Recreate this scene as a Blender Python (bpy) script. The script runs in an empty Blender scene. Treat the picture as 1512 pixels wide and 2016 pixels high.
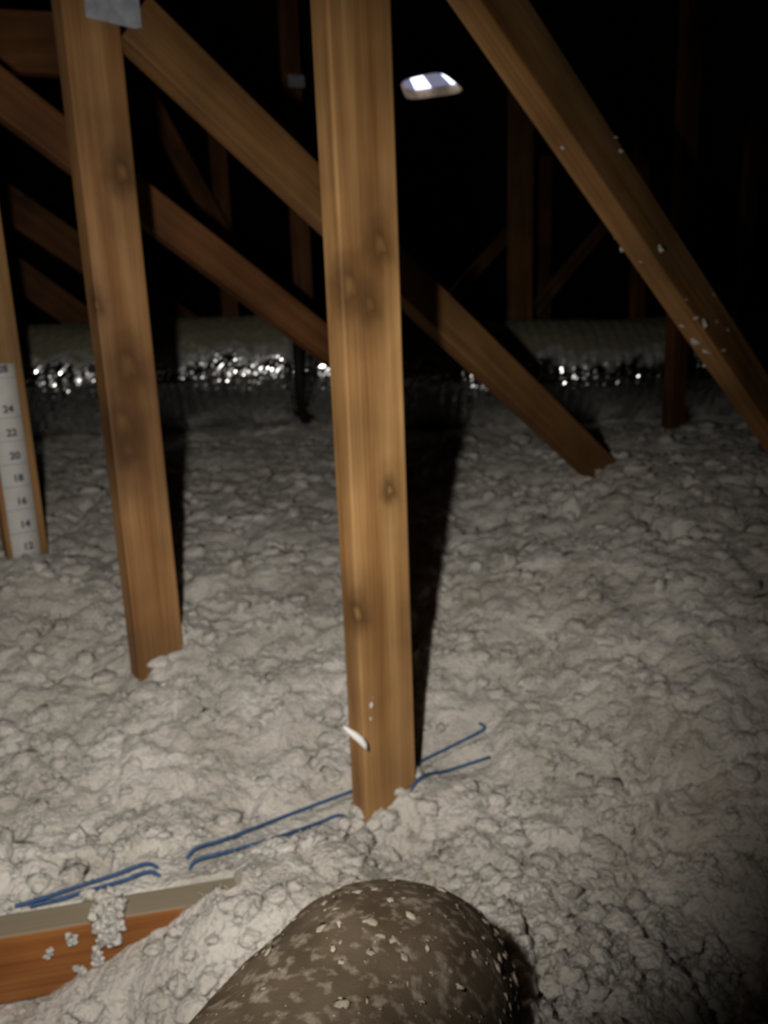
import bpy, bmesh, math, random
import numpy as np
from mathutils import Vector, Matrix

random.seed(7)
rng = np.random.default_rng(7)
SC = bpy.context.scene
COL = SC.collection

# ------------------------------------------------------------------ camera
FOC = 1514.0                                   # focal length in pixels (1512 x 2016 frame)
CX, CY = 756.0, 1008.0
CAM = Vector((0.0, 0.0, 0.78))                 # drywall floor is z = 0
NADIR = (1000.0, 7500.0)                       # where the upright posts converge
down_c = Vector(((NADIR[0]-CX)/FOC, -(NADIR[1]-CY)/FOC, -1)).normalized()
up_c = -down_c
fwd_c = Vector((0, 0, -1)); fwd_c = (fwd_c - up_c*fwd_c.dot(up_c)).normalized()
rgt_c = fwd_c.cross(up_c)
ROT = Matrix((rgt_c, fwd_c, up_c))             # camera space -> world
cam_d = bpy.data.cameras.new('camera')
cam = bpy.data.objects.new('camera', cam_d); COL.objects.link(cam)
cam.matrix_world = Matrix.Translation(CAM) @ ROT.to_4x4()
cam_d.sensor_fit = 'VERTICAL'; cam_d.sensor_height = 36.0
cam_d.lens = 36.0*FOC/2016.0
cam_d.clip_start = 0.02; cam_d.clip_end = 100
cam_d.dof.use_dof = True                       # the photograph missed its focus
cam_d.dof.focus_distance = 0.30
cam_d.dof.aperture_fstop = (cam_d.lens/1000.0)/0.0019
SC.camera = cam

# ------------------------------------------------------------------ world: daylight outside the closed roof
world = bpy.data.worlds.new('daylight'); SC.world = world; world.use_nodes = True
bg = world.node_tree.nodes['Background']
bg.inputs[0].default_value = (0.80, 0.85, 1.0, 1); bg.inputs[1].default_value = 3.0
world.cycles.sampling_method = 'NONE'

# ------------------------------------------------------------------ hand torch held just left of the camera
tl = bpy.data.lights.new('torch_beam', 'SPOT'); tl.energy = 41.0; tl.color = (1.0, 0.94, 0.85)
tl.spot_size = math.radians(106); tl.spot_blend = 1.0; tl.shadow_soft_size = 0.012
torch = bpy.data.objects.new('torch_beam', tl); COL.objects.link(torch)
torch.location = CAM + Vector((-0.107, 0.12, 0.005))
aim = Vector((-0.19, 1.0, -0.30))
torch.rotation_euler = aim.to_track_quat('-Z', 'Y').to_euler()

SC.view_settings.view_transform = 'Standard'; SC.view_settings.look = 'None'
SC.view_settings.exposure = 0.0; SC.view_settings.gamma = 1.0
SC.view_settings.use_curve_mapping = False

# ------------------------------------------------------------------ measuring helpers
TH = math.radians(35)                          # the trusses recede to the right
U = Vector((math.cos(TH), math.sin(TH), 0)); N = Vector((math.sin(TH), -math.cos(TH), 0)); ZV = Vector((0, 0, 1))
def ray(px, py):
    return ROT @ Vector(((px-CX)/FOC, -(py-CY)/FOC, -1))
def at_y(px, py, Y):
    d = ray(px, py); return CAM + d*(Y/d.y)
def at_h(px, py, h):                           # h = height relative to the camera
    d = ray(px, py); return CAM + d*(h/d.z)
def at_plane(px, py, k):                       # vertical truss plane N.p = k
    d = ray(px, py); return CAM + d*(k/N.dot(d))

# ------------------------------------------------------------------ materials
def new_mat(name):
    m = bpy.data.materials.new(name); m.use_nodes = True
    nt = m.node_tree; b = nt.nodes['Principled BSDF']
    return m, nt, b
def nd(nt, t, **kw):
    n = nt.nodes.new(t)
    for k, v in kw.items(): setattr(n, k, v)
    return n
def mixc(nt, fac, a, b, mode='MIX'):
    n = nd(nt, 'ShaderNodeMix', data_type='RGBA', blend_type=mode)
    for i, v in ((0, fac), (6, a), (7, b)):
        if hasattr(v, 'links') or hasattr(v, 'is_linked'): nt.links.new(v, n.inputs[i])
        elif i == 0: n.inputs[0].default_value = v
        else: n.inputs[i].default_value = (*v, 1)
    return n.outputs[2]
def ramp(nt, src, stops):
    n = nd(nt, 'ShaderNodeValToRGB'); e = n.color_ramp.elements
    while len(e) < len(stops): e.new(0.5)
    for el, (p, c) in zip(e, stops):
        el.position = p; el.color = (c, c, c, 1) if isinstance(c, (int, float)) else (*c, 1)
    nt.links.new(src, n.inputs[0]); return n.outputs[0]
def math_n(nt, op, a, b=0.0, c=0.0):
    n = nd(nt, 'ShaderNodeMath', operation=op)
    for i, v in enumerate((a, b, c)):
        if isinstance(v, (int, float)): n.inputs[i].default_value = v
        else: nt.links.new(v, n.inputs[i])
    return n.outputs[0]

def wood(name, base, dark, knots=(), dust=False, rnd=True, knotty=True):
    """softwood; local z runs along the timber; knots = [(x,y,z,radius)] in metres"""
    m, nt, b = new_mat(name)
    tc = nd(nt, 'ShaderNodeTexCoord')
    oi = nd(nt, 'ShaderNodeObjectInfo')
    off = nd(nt, 'ShaderNodeVectorMath', operation='ADD')
    nt.links.new(tc.outputs['Object'], off.inputs[0])
    cmb = nd(nt, 'ShaderNodeCombineXYZ')
    r = math_n(nt, 'MULTIPLY', oi.outputs['Random'], 17.0 if rnd else 0.0)
    for i in range(3): nt.links.new(r, cmb.inputs[i])
    nt.links.new(cmb.outputs[0], off.inputs[1])
    mp = nd(nt, 'ShaderNodeMapping'); mp.inputs['Scale'].default_value = (38, 38, 1.6)
    nt.links.new(off.outputs[0], mp.inputs[0])
    n1 = nd(nt, 'ShaderNodeTexNoise'); n1.inputs['Scale'].default_value = 1.0; n1.inputs['Detail'].default_value = 4
    nt.links.new(mp.outputs[0], n1.inputs['Vector'])
    mp2 = nd(nt, 'ShaderNodeMapping'); mp2.inputs['Scale'].default_value = (260, 260, 5)
    nt.links.new(off.outputs[0], mp2.inputs[0])
    n2 = nd(nt, 'ShaderNodeTexNoise'); n2.inputs['Scale'].default_value = 1.0; n2.inputs['Detail'].default_value = 3
    nt.links.new(mp2.outputs[0], n2.inputs['Vector'])
    n3 = nd(nt, 'ShaderNodeTexNoise'); n3.inputs['Scale'].default_value = 5.0; n3.inputs['Detail'].default_value = 3
    nt.links.new(off.outputs[0], n3.inputs['Vector'])
    g1 = ramp(nt, n1.outputs[0], [(0.30, 0.0), (0.68, 1.0)])
    col = mixc(nt, g1, dark, base)
    g2 = ramp(nt, n2.outputs[0], [(0.35, 0.80), (0.60, 1.0)])
    col = mixc(nt, 1.0, col, g2, 'MULTIPLY')
    g3 = ramp(nt, n3.outputs[0], [(0.30, 0.58), (0.70, 1.15)])
    col = mixc(nt, 1.0, col, g3, 'MULTIPLY')
    kcol = tuple(c*0.30 for c in dark)
    dist_in = []
    if knotty and not knots:
        mp3 = nd(nt, 'ShaderNodeMapping'); mp3.inputs['Scale'].default_value = (5, 5, 2.6)
        nt.links.new(off.outputs[0], mp3.inputs[0])
        v = nd(nt, 'ShaderNodeTexVoronoi'); v.inputs['Scale'].default_value = 1.0
        nt.links.new(mp3.outputs[0], v.inputs['Vector'])
        dist_in.append(math_n(nt, 'MULTIPLY', v.outputs['Distance'], 6.0))
    for (kx, ky, kz, kr) in knots:
        s = nd(nt, 'ShaderNodeVectorMath', operation='SUBTRACT'); s.inputs[1].default_value = (kx, ky, kz)
        nt.links.new(tc.outputs['Object'], s.inputs[0])
        sc = nd(nt, 'ShaderNodeVectorMath', operation='MULTIPLY'); sc.inputs[1].default_value = (0.85/kr, 0.85/kr, 0.6/kr)
        nt.links.new(s.outputs[0], sc.inputs[0])
        nz = nd(nt, 'ShaderNodeTexNoise'); nz.inputs['Scale'].default_value = 1.1; nz.inputs['Detail'].default_value = 3
        nt.links.new(sc.outputs[0], nz.inputs['Vector'])
        ln = nd(nt, 'ShaderNodeVectorMath', operation='LENGTH'); nt.links.new(sc.outputs[0], ln.inputs[0])
        dist_in.append(math_n(nt, 'ADD', ln.outputs['Value'], math_n(nt, 'MULTIPLY', math_n(nt, 'SUBTRACT', nz.outputs[0], 0.5), 0.9)))
    for dd in dist_in:
        k = ramp(nt, math_n(nt, 'MULTIPLY', dd, 0.25), [(0.0, 0.45), (0.05, 0.50), (0.14, 0.90), (0.24, 0.70), (0.45, 0.30), (0.90, 0.0)])
        col = mixc(nt, k, col, kcol)
    if dust:
        ge = nd(nt, 'ShaderNodeNewGeometry'); sx = nd(nt, 'ShaderNodeSeparateXYZ')
        nt.links.new(ge.outputs['Normal'], sx.inputs[0])
        f = ramp(nt, sx.outputs[2], [(0.75, 0.0), (0.92, 0.93)])
        col = mixc(nt, f, col, (0.27, 0.235, 0.17))
    nt.links.new(col, b.inputs['Base Color'])
    b.inputs['Roughness'].default_value = 0.62
    b.inputs['Specular IOR Level'].default_value = 0.25
    bp = nd(nt, 'ShaderNodeBump'); bp.inputs['Strength'].default_value = 0.25; bp.inputs['Distance'].default_value = 0.002
    nt.links.new(n2.outputs[0], bp.inputs['Height']); nt.links.new(bp.outputs[0], b.inputs['Normal'])
    return m

FIR, FIRD = (0.44, 0.254, 0.104), (0.25, 0.118, 0.038)
M_FIR = wood('fir_timber', FIR, FIRD, knotty=False)
M_RED_DIM = wood('red_fir_dimmed', (0.24, 0.105, 0.040), (0.15, 0.058, 0.020))  # reddish wood, its colour also darkened to stand in for torch falloff
M_BRN_DIM = wood('brown_fir_dimmed', (0.25, 0.132, 0.050), (0.15, 0.068, 0.022), knotty=False)  # fir colour darkened for farther timbers, the torch's falloff put into the wood

def fluff_mat(name, col, bump=0.9):
    m, nt, b = new_mat(name)
    tc = nd(nt, 'ShaderNodeTexCoord')
    n1 = nd(nt, 'ShaderNodeTexNoise'); n1.inputs['Scale'].default_value = 9; n1.inputs['Detail'].default_value = 5
    nt.links.new(tc.outputs['Object'], n1.inputs['Vector'])
    c = mixc(nt, ramp(nt, n1.outputs[0], [(0.30, 0.0), (0.70, 1.0)]), tuple(x*0.66*y for x, y in zip(col, (1.0, 0.98, 0.94))), col)
    nt.links.new(c, b.inputs['Base Color'])
    b.inputs['Roughness'].default_value = 1.0; b.inputs['Specular IOR Level'].default_value = 0.0
    b.inputs['Subsurface Weight'].default_value = 0.65; b.inputs['Subsurface Radius'].default_value = (1, 0.95, 0.9); b.inputs['Subsurface Scale'].default_value = 0.005
    n2 = nd(nt, 'ShaderNodeTexNoise'); n2.inputs['Scale'].default_value = 170; n2.inputs['Detail'].default_value = 6
    nt.links.new(tc.outputs['Object'], n2.inputs['Vector'])
    bp = nd(nt, 'ShaderNodeBump'); bp.inputs['Strength'].default_value = bump; bp.inputs['Distance'].default_value = 0.010
    nt.links.new(n2.outputs[0], bp.inputs['Height']); nt.links.new(bp.outputs[0], b.inputs['Normal'])
    return m
M_FLUFF = fluff_mat('blown_fiberglass', (0.80, 0.765, 0.715))

def plain(name, col, rough=0.7, metal=0.0, noise=0.15, scale=30, spec=0.3, bump=0.0):
    m, nt, b = new_mat(name)
    tc = nd(nt, 'ShaderNodeTexCoord')
    n1 = nd(nt, 'ShaderNodeTexNoise'); n1.inputs['Scale'].default_value = scale; n1.inputs['Detail'].default_value = 4
    nt.links.new(tc.outputs['Object'], n1.inputs['Vector'])
    c = mixc(nt, ramp(nt, n1.outputs[0], [(0.3, 0.0), (0.7, 1.0)]), tuple(x*(1-noise) for x in col), tuple(min(1, x*(1+noise)) for x in col))
    nt.links.new(c, b.inputs['Base Color'])
    b.inputs['Roughness'].default_value = rough; b.inputs['Metallic'].default_value = metal
    b.inputs['Specular IOR Level'].default_value = spec
    if bump:
        bp = nd(nt, 'ShaderNodeBump'); bp.inputs['Strength'].default_value = bump; bp.inputs['Distance'].default_value = 0.003
        nt.links.new(n1.outputs[0], bp.inputs['Height']); nt.links.new(bp.outputs[0], b.inputs['Normal'])
    return m
M_PLATE = plain('galvanised_steel', (0.42, 0.44, 0.50), 0.5, 0.15, 0.2, 60)
M_CORD = plain('blue_cord', (0.040, 0.095, 0.215), 0.7, 0, 0.25, 200)
M_RULER = plain('white_card', (0.62, 0.62, 0.60), 0.8, 0, 0.06, 40)
M_INK = plain('black_ink', (0.03, 0.03, 0.05), 0.8, 0, 0.1, 40)
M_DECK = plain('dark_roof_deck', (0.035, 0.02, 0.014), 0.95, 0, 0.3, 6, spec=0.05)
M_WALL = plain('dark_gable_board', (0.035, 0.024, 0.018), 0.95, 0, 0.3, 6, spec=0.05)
M_GYP = plain('grey_drywall_back', (0.35, 0.33, 0.30), 0.9, 0, 0.1, 8, spec=0.1)
M_BAND = plain('black_band', (0.012, 0.012, 0.012), 0.7, 0, 0.1, 50)
M_HOOD = plain('vent_hood_metal', (0.62, 0.60, 0.64), 0.55, 0.0, 0.08, 20)
def dome_mat():
    m, nt, b = new_mat('translucent_vent_cover')
    d = nd(nt, 'ShaderNodeBsdfDiffuse'); t = nd(nt, 'ShaderNodeBsdfTranslucent'); mx = nd(nt, 'ShaderNodeMixShader')
    nz = nd(nt, 'ShaderNodeTexNoise'); nz.inputs['Scale'].default_value = 12
    c = mixc(nt, nz.outputs[0], (0.50, 0.49, 0.55), (0.62, 0.60, 0.66))
    nt.links.new(c, d.inputs[0]); nt.links.new(c, t.inputs[0]); mx.inputs[0].default_value = 0.45
    nt.links.new(d.outputs[0], mx.inputs[1]); nt.links.new(t.outputs[0], mx.inputs[2])
    nt.links.new(mx.outputs[0], nt.nodes['Material Output'].inputs[0]); nt.nodes.remove(b)
    return m
M_HOOD = dome_mat()
M_CUT = plain('cut_sheathing_edge', (0.42, 0.31, 0.20), 0.85, 0, 0.3, 60)

# ------------------------------------------------------------------ object helpers
def mesh_obj(name, verts, faces, mat, parent=None, smooth=False):
    me = bpy.data.meshes.new(name); me.from_pydata([tuple(v) for v in verts], [], faces); me.update()
    if smooth: me.polygons.foreach_set('use_smooth', [True]*len(me.polygons))
    o = bpy.data.objects.new(name, me); COL.objects.link(o)
    if mat: me.materials.append(mat)
    if parent: o.parent = parent
    return o
def grid_obj(name, P, mat, smooth=True, wrap=False, parent=None):
    """P: (rows, cols, 3) numpy grid"""
    R, C = P.shape[:2]
    idx = np.arange(R*C).reshape(R, C)
    a = idx[:-1]; bq = idx[1:]
    if wrap:
        q = np.stack([a, np.roll(a, -1, 1), np.roll(bq, -1, 1), bq], -1).reshape(-1, 4)
    else:
        q = np.stack([a[:, :-1], a[:, 1:], bq[:, 1:], bq[:, :-1]], -1).reshape(-1, 4)
    me = bpy.data.meshes.new(name)
    me.vertices.add(R*C); me.vertices.foreach_set('co', P.reshape(-1).astype(np.float32))
    me.loops.add(q.size); me.loops.foreach_set('vertex_index', q.reshape(-1).astype(np.int32))
    me.polygons.add(len(q)); me.polygons.foreach_set('loop_start', np.arange(0, q.size, 4, dtype=np.int32))
    me.update(calc_edges=True)
    me.polygons.foreach_set('use_smooth', np.full(len(q), smooth))
    me.materials.append(mat)
    o = bpy.data.objects.new(name, me); COL.objects.link(o)
    if parent: o.parent = parent
    return o
def tag(o, label, cat, group=None, kind=None):
    if label: o['label'] = label
    if cat: o['category'] = cat
    if group: o['group'] = group
    if kind: o['kind'] = kind
    return o
def empty(name, loc=(0, 0, 0)):
    o = bpy.data.objects.new(name, None); COL.objects.link(o); o.location = loc; o.empty_display_size = 0.05; return o

def timber_mesh(name, length, wx, wy, bev=0.003, seg=14, bow=0.002, seed=0):
    """sawn timber: origin at the middle, local z along the length, eased arrises, slight bow"""
    r = random.Random(seed); ph = r.uniform(0, 6.28)
    prof = []
    hx, hy = wx/2, wy/2
    for sx, sy in ((1, 1), (-1, 1), (-1, -1), (1, -1)):
        c = (sx*(hx-bev), sy*(hy-bev))
        a0 = {(1, 1): 0, (-1, 1): 90, (-1, -1): 180, (1, -1): 270}[(sx, sy)]
        for k in range(3):
            a = math.radians(a0+45*k); prof.append((c[0]+bev*math.cos(a), c[1]+bev*math.sin(a)))
    V, F = [], []
    for i in range(seg+1):
        t = i/seg; z = (t-0.5)*length
        ox = bow*math.sin(t*3.1+ph)+r.uniform(-.0003, .0003); oy = bow*math.cos(t*2.3+ph)+r.uniform(-.0003, .0003)
        V += [(x+ox, y+oy, z) for x, y in prof]
    n = len(prof)
    for i in range(seg):
        for k in range(n):
            F.append((i*n+k, i*n+(k+1) % n, (i+1)*n+(k+1) % n, (i+1)*n+k))
    F.append(tuple(range(n-1, -1, -1))); F.append(tuple(seg*n+k for k in range(n)))
    me = bpy.data.meshes.new(name); me.from_pydata(V, [], F); me.update()
    return me
def timber(name, A, B, wx, wy, ydir, mat, label=None, cat=None, group=None, seed=0, bow=0.002):
    """wx across, wy along ydir; A, B the ends of the centre line"""
    A, B = Vector(A), Vector(B); z = (B-A).normalized()
    y = (Vector(ydir) - z*Vector(ydir).dot(z)).normalized(); x = y.cross(z)
    me = timber_mesh(name, (B-A).length, wx, wy, seed=seed, bow=bow); me.materials.append(mat)
    o = bpy.data.objects.new(name, me); COL.objects.link(o)
    m = Matrix((x, y, z)).transposed().to_4x4(); m.translation = (A+B)/2
    o.matrix_world = m
    if label: tag(o, label, cat, group)
    return o

# ------------------------------------------------------------------ numpy noise
def _hash(ix, iy, k):
    h = (ix.astype(np.int64)*374761393 + iy.astype(np.int64)*668265263 + k*2147483647) & 0x7fffffff
    h = (h ^ (h >> 13))*1274126177 & 0x7fffffff
    h = (h ^ (h >> 16)) & 0x7fffffff
    return (h % 100003)/100003.0
def vnoise(x, y, k=0):
    ix, iy = np.floor(x), np.floor(y); fx, fy = x-ix, y-iy
    sx, sy = fx*fx*fx*(fx*(fx*6-15)+10), fy*fy*fy*(fy*(fy*6-15)+10)
    a, b = _hash(ix, iy, k), _hash(ix+1, iy, k); c, d = _hash(ix, iy+1, k), _hash(ix+1, iy+1, k)
    return (a+(b-a)*sx)*(1-sy) + (c+(d-c)*sx)*sy
def fbm(x, y, k=0, o=4):
    s = 0; a = 0.5
    for i in range(o):
        s = s + a*(vnoise(x*2**i+i*17.3, y*2**i-i*9.1, k+i)-0.5)*2; a *= 0.5
    return s
def worley(x, y, k=0):
    ix, iy = np.floor(x), np.floor(y); f1 = np.full(x.shape, 9.0)
    for dx in (-1, 0, 1):
        for dy in (-1, 0, 1):
            cx, cy = ix+dx, iy+dy
            f1 = np.minimum(f1, (cx+_hash(cx, cy, k)-x)**2 + (cy+_hash(cx, cy, k+51)-y)**2)
    return np.sqrt(f1)

# ------------------------------------------------------------------ the setting: floor, roof, gables
S0, ZR, SL = 1.0, 2.75, 0.36                   # ridge line, ridge height, slope
VD = Vector((-math.sin(TH), math.cos(TH), 0))  # along the ridge, away from the camera
def uv(s, t, z): return U*s + VD*t + ZV*z
SMIN, SMAX, TMIN, TMAX = -4.3, 6.3, -2.5, 9.0
def roof_z(s): return ZR - SL*abs(s-S0)
def slab(name, corners, thick, mat):
    top = [c for c in corners]; bot = [c+thick for c in corners]
    o = mesh_obj(name, top+bot, [(0, 1, 2, 3), (7, 6, 5, 4), (0, 4, 5, 1), (1, 5, 6, 2), (2, 6, 7, 3), (3, 7, 4, 0)], mat)
    o['kind'] = 'structure'; return o
fl = slab('floor', [uv(SMIN, TMIN, 0), uv(SMAX, TMIN, 0), uv(SMAX, TMAX, 0), uv(SMIN, TMAX, 0)], Vector((0, 0, -0.013)), M_GYP)
tag(fl, 'grey back of the drywall under the white insulation', None)
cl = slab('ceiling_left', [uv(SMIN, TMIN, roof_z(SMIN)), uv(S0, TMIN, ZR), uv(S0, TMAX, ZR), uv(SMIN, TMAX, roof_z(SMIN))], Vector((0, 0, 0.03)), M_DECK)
tag(cl, 'dark underside of the roof deck on the left slope', None)
# right slope with the vent hole
def on_deck(px, py):
    d = ray(px, py); t = (ZR + SL*S0 - CAM.z)/(d.z + SL*U.dot(d))   # the camera stands at s = 0
    return CAM + d*t
def st(p): return U.dot(p), VD.dot(p)
QV = [st(on_deck(*q)) for q in ((786, 158), (868, 138), (920, 180), (800, 197))]
vs, vt = sum(q[0] for q in QV)/4, sum(q[1] for q in QV)/4
def quad(a, b):                                # a along, b across the opening, both 0..1
    return tuple((QV[0][i]*(1-a)+QV[1][i]*a)*(1-b)+(QV[3][i]*(1-a)+QV[2][i]*a)*b for i in (0, 1))
NV = 32
def rr(a, p=5.0):
    c, s_ = math.cos(a), math.sin(a); k = (abs(c)**p+abs(s_)**p)**(-1/p)
    return quad(0.5+0.5*c*k, 0.5+0.5*s_*k)
angs = [2*math.pi*(i+0.5)/NV for i in range(NV)]
ring = [rr(a) for a in angs]
if sum(ring[k][0]*ring[(k+1) % NV][1]-ring[(k+1) % NV][0]*ring[k][1] for k in range(NV)) < 0: ring.reverse()
def deckp(s_, t, dz=0.0): return uv(s_, t, roof_z(s_)+dz)
V, F = [], []
def edge_ray(dx, dy):                          # the outline of the slope, met by a ray from the hole
    best = 1e9
    for lim, comp, o in ((SMAX, dx, vs), (S0, dx, vs), (TMAX, dy, vt), (TMIN, dy, vt)):
        if abs(comp) > 1e-9:
            q = (lim-o)/comp
            if q > 0: best = min(best, q)
    return vs+dx*best, vt+dy*best
items = [(math.atan2(t-vt, s_-vs) % (2*math.pi), (s_, t), None) for s_, t in ring]
for ss in (S0, SMAX):
    for tt in (TMIN, TMAX):
        items.append((math.atan2(tt-vt, ss-vs) % (2*math.pi), None, (ss, tt)))
items.sort(key=lambda q: q[0])
inn, out = [], []
def ring_at(a):                                # inner outline at an angle, by linear search
    best = min(range(NV), key=lambda k: abs((math.atan2(ring[k][1]-vt, ring[k][0]-vs)-a+math.pi) % (2*math.pi)-math.pi))
    return ring[best]
for a, i_, o_ in items:
    inn.append(i_ if i_ else ring_at(a)); out.append(o_ if o_ else edge_ray(math.cos(a), math.sin(a)))
n = len(items)
for dz in (0.0, 0.03):
    V += [deckp(s_, t, dz) for s_, t in inn] + [deckp(s_, t, dz) for s_, t in out]
for k in range(n):
    j = (k+1) % n
    F += [(k, j, n+j, n+k), (2*n+k, 3*n+k, 3*n+j, 2*n+j)]
    F += [(k, 2*n+k, 2*n+j, j), (n+k, n+j, 3*n+j, 3*n+k)]
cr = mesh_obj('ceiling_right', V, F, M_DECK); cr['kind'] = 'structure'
tag(cr, 'dark underside of the roof deck around the bright vent', None)
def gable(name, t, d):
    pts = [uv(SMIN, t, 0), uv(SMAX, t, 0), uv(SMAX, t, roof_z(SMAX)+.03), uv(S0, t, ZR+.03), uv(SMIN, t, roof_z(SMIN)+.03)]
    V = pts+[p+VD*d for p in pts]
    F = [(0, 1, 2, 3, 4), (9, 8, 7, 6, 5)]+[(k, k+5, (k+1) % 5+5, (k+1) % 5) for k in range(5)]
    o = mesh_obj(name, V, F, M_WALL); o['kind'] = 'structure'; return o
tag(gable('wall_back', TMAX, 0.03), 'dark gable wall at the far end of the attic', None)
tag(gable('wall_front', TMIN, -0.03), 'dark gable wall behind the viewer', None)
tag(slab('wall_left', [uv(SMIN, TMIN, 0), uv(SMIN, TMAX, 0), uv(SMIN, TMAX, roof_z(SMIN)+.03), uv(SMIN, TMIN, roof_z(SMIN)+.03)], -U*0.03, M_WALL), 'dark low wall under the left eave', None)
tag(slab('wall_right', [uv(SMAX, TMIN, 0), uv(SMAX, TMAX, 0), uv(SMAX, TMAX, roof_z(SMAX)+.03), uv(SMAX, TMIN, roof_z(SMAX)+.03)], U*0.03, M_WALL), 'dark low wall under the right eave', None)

# roof vent: rim of cut sheathing, low hood with two open slots
ven = empty('roof_vent', deckp(vs, vt)); tag(ven, 'bright daylit roof vent opening in the dark roof', 'roof vent')
def loc(p): return p - ven.location
def collar(name, prof, mat):
    V, F = [], []
    for (sc_, dz) in prof:
        V += [loc(deckp(vs+(a-vs)*sc_, vt+(b-vt)*sc_, dz)) for a, b in ring]
    m = len(prof)
    for r_ in range(m):
        for k in range(NV):
            j = (k+1) % NV; r2 = (r_+1) % m
            F.append((r_*NV+k, r_*NV+j, r2*NV+j, r2*NV+k))
    return mesh_obj(name, V, F, mat, ven)
collar('opening_rim', ((0.985, -0.004), (0.985, 0.036), (1.03, 0.036), (1.03, -0.004)), M_CUT)
collar('hood_wall', ((1.02, 0.037), (1.02, 0.047), (1.06, 0.047), (1.06, 0.037)), M_HOOD)
def cap_strip(a0, a1):                         # strips of the cap; the gaps between them are the slots
    pts = [quad(a0, -0.1), quad(a1, -0.1), quad(a1, 1.1), quad(a0, 1.1)]
    V = [loc(deckp(a, b, 0.048)) for a, b in pts]+[loc(deckp(a, b, 0.050)) for a, b in pts]
    mesh_obj('hood_cap_strip', V, [(0, 1, 2, 3), (7, 6, 5, 4), (0, 4, 5, 1), (1, 5, 6, 2), (2, 6, 7, 3), (3, 7, 4, 0)], M_HOOD, ven)
cap_strip(-0.25, 0.16); cap_strip(0.42, 0.74); cap_strip(0.95, 1.12)

# ------------------------------------------------------------------ insulation surface
ctrl = [  # px, py, height relative to the camera (or ('y', depth))
    (735, 1640, -0.700), (620, 1650, -0.690), (265, 1345, -0.600), (100, 1400, -0.600), (20, 1135, -0.490), (160, 1100, -0.490),
    (345, 1225, -0.555), (500, 1150, -0.520), (560, 1400, -0.610), (450, 1560, -0.660), (250, 1620, -0.650), (60, 1650, -0.640),
    (200, 1735, -0.650), (30, 1775, -0.650), (400, 1690, -0.660),
    (430, 1800, -0.655), (560, 1735, -0.645), (330, 1850, -0.680), (230, 1925, -0.705), (120, 2005, -0.735), (500, 1900, -0.680),
    (20, 2040, -0.745), (300, 2040, -0.720), (700, 1760, -0.680), (850, 1720, -0.690), (1000, 1800, -0.625), (1090, 1950, -0.575), (1250, 1900, -0.640), (1480, 1950, -0.670),
    (1480, 1600, -0.600), (1200, 1600, -0.650), (960, 1490, -0.650), (850, 1530, -0.680), (1100, 1300, -0.560), (1450, 1250, -0.490),
    (900, 1100, -0.510), (1200, 1080, -0.455), (1480, 1050, -0.430), (1165, 925, -0.385), (900, 960, -0.440),
    (1000, 2300, -0.560), (300, 2300, -0.720), (1700, 2100, -0.68), (-200, 1800, -0.68), (-300, 1300, -0.55), (1800, 1300, -0.48)]
pts = [at_h(a, b, h) for a, b, h in ctrl]
pts += [at_y(1322, 838, 2.9), at_y(1480, 845, 3.0), at_y(300, 878, 3.05), at_y(100, 885, 3.0), at_y(560, 866, 3.05), at_y(900, 872, 3.05), at_y(1200, 846, 3.05), at_y(700, 866, 3.05)]
pts += [Vector((x, 3.8, 0.40)) for x in (-2.5, -1, 0.5, 2, 3.5)] + [Vector((x, 7.0, 0.40)) for x in (-4, 0, 4)] + [Vector((x, -1, 0.08)) for x in (-2, 0, 2)] + [Vector((3.5, 1.0, 0.2)), Vector((-3.5, 1.0, 0.2))]
CP = np.array([[p.x, p.y, p.z] for p in pts])
def tps(d): return np.where(d > 1e-9, d*d*np.log(d+1e-12), 0)
nC = len(CP); D = np.sqrt(((CP[:, None, :2]-CP[None, :, :2])**2).sum(-1))
A = np.zeros((nC+3, nC+3)); A[:nC, :nC] = tps(D)+np.eye(nC)*0.001
A[:nC, nC] = 1; A[:nC, nC+1:] = CP[:, :2]; A[nC, :nC] = 1; A[nC+1:, :nC] = CP[:, :2].T
W = np.linalg.solve(A, np.concatenate([CP[:, 2], np.zeros(3)]))
BUMPS = [(at_h(800, 1590, -0.69), 0.055, 0.045), (at_h(330, 1290, -0.58), 0.05, 0.05), (at_h(480, 1820, -0.67), 0.02, 0.05),
         (at_h(60, 1110, -0.46), 0.015, 0.05)]
def base_h(x, y):
    z = W[nC]+W[nC+1]*x+W[nC+2]*y
    for k in range(nC):
        z = z + W[k]*tps(np.sqrt((x-CP[k, 0])**2+(y-CP[k, 1])**2))
    for p, h, r in BUMPS:
        z = z + h*np.exp(-((x-p.x)**2+(y-p.y)**2)/(2*r*r))
    return np.clip(z, 0.012, 1.2)
JH = -0.652                                    # top of the foreground joist, below the camera
ja, jb = at_h(0, 1822, JH), at_h(430, 1752, JH); jd = (jb-ja).normalized(); JL = (jb-ja).length
jn = Vector((-jd.y, jd.x, 0)).normalized()
if jn.y > 0: jn = -jn                          # across the joist, toward the viewer
def lumps(x, y):
    wx = x+0.022*fbm(x*13, y*13, 3, 3); wy = y+0.022*fbm(x*13, y*13, 11, 3)
    big = 0.35-worley(wx*9, wy*9, 1)**2
    mid = 0.35-worley(wx*23, wy*23, 2)**2
    sm = 0.35-worley(wx*55, wy*55, 5)**2
    fi = 0.35-worley(x*125, y*125, 6)**2
    crack = np.abs(fbm(x*4.2+3, y*4.2, 21, 4)); crack = -np.exp(-(crack/0.03)**2)*np.clip(fbm(x*2.6, y*2.6, 31, 2)*2.5+.2, 0, 1)
    return 0.030*big+0.020*mid+0.011*sm+0.004*fi+0.03*fbm(x*3.2, y*3.2, 41, 3)+0.006*fbm(x*70, y*70, 71, 3)+0.05*crack
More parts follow.
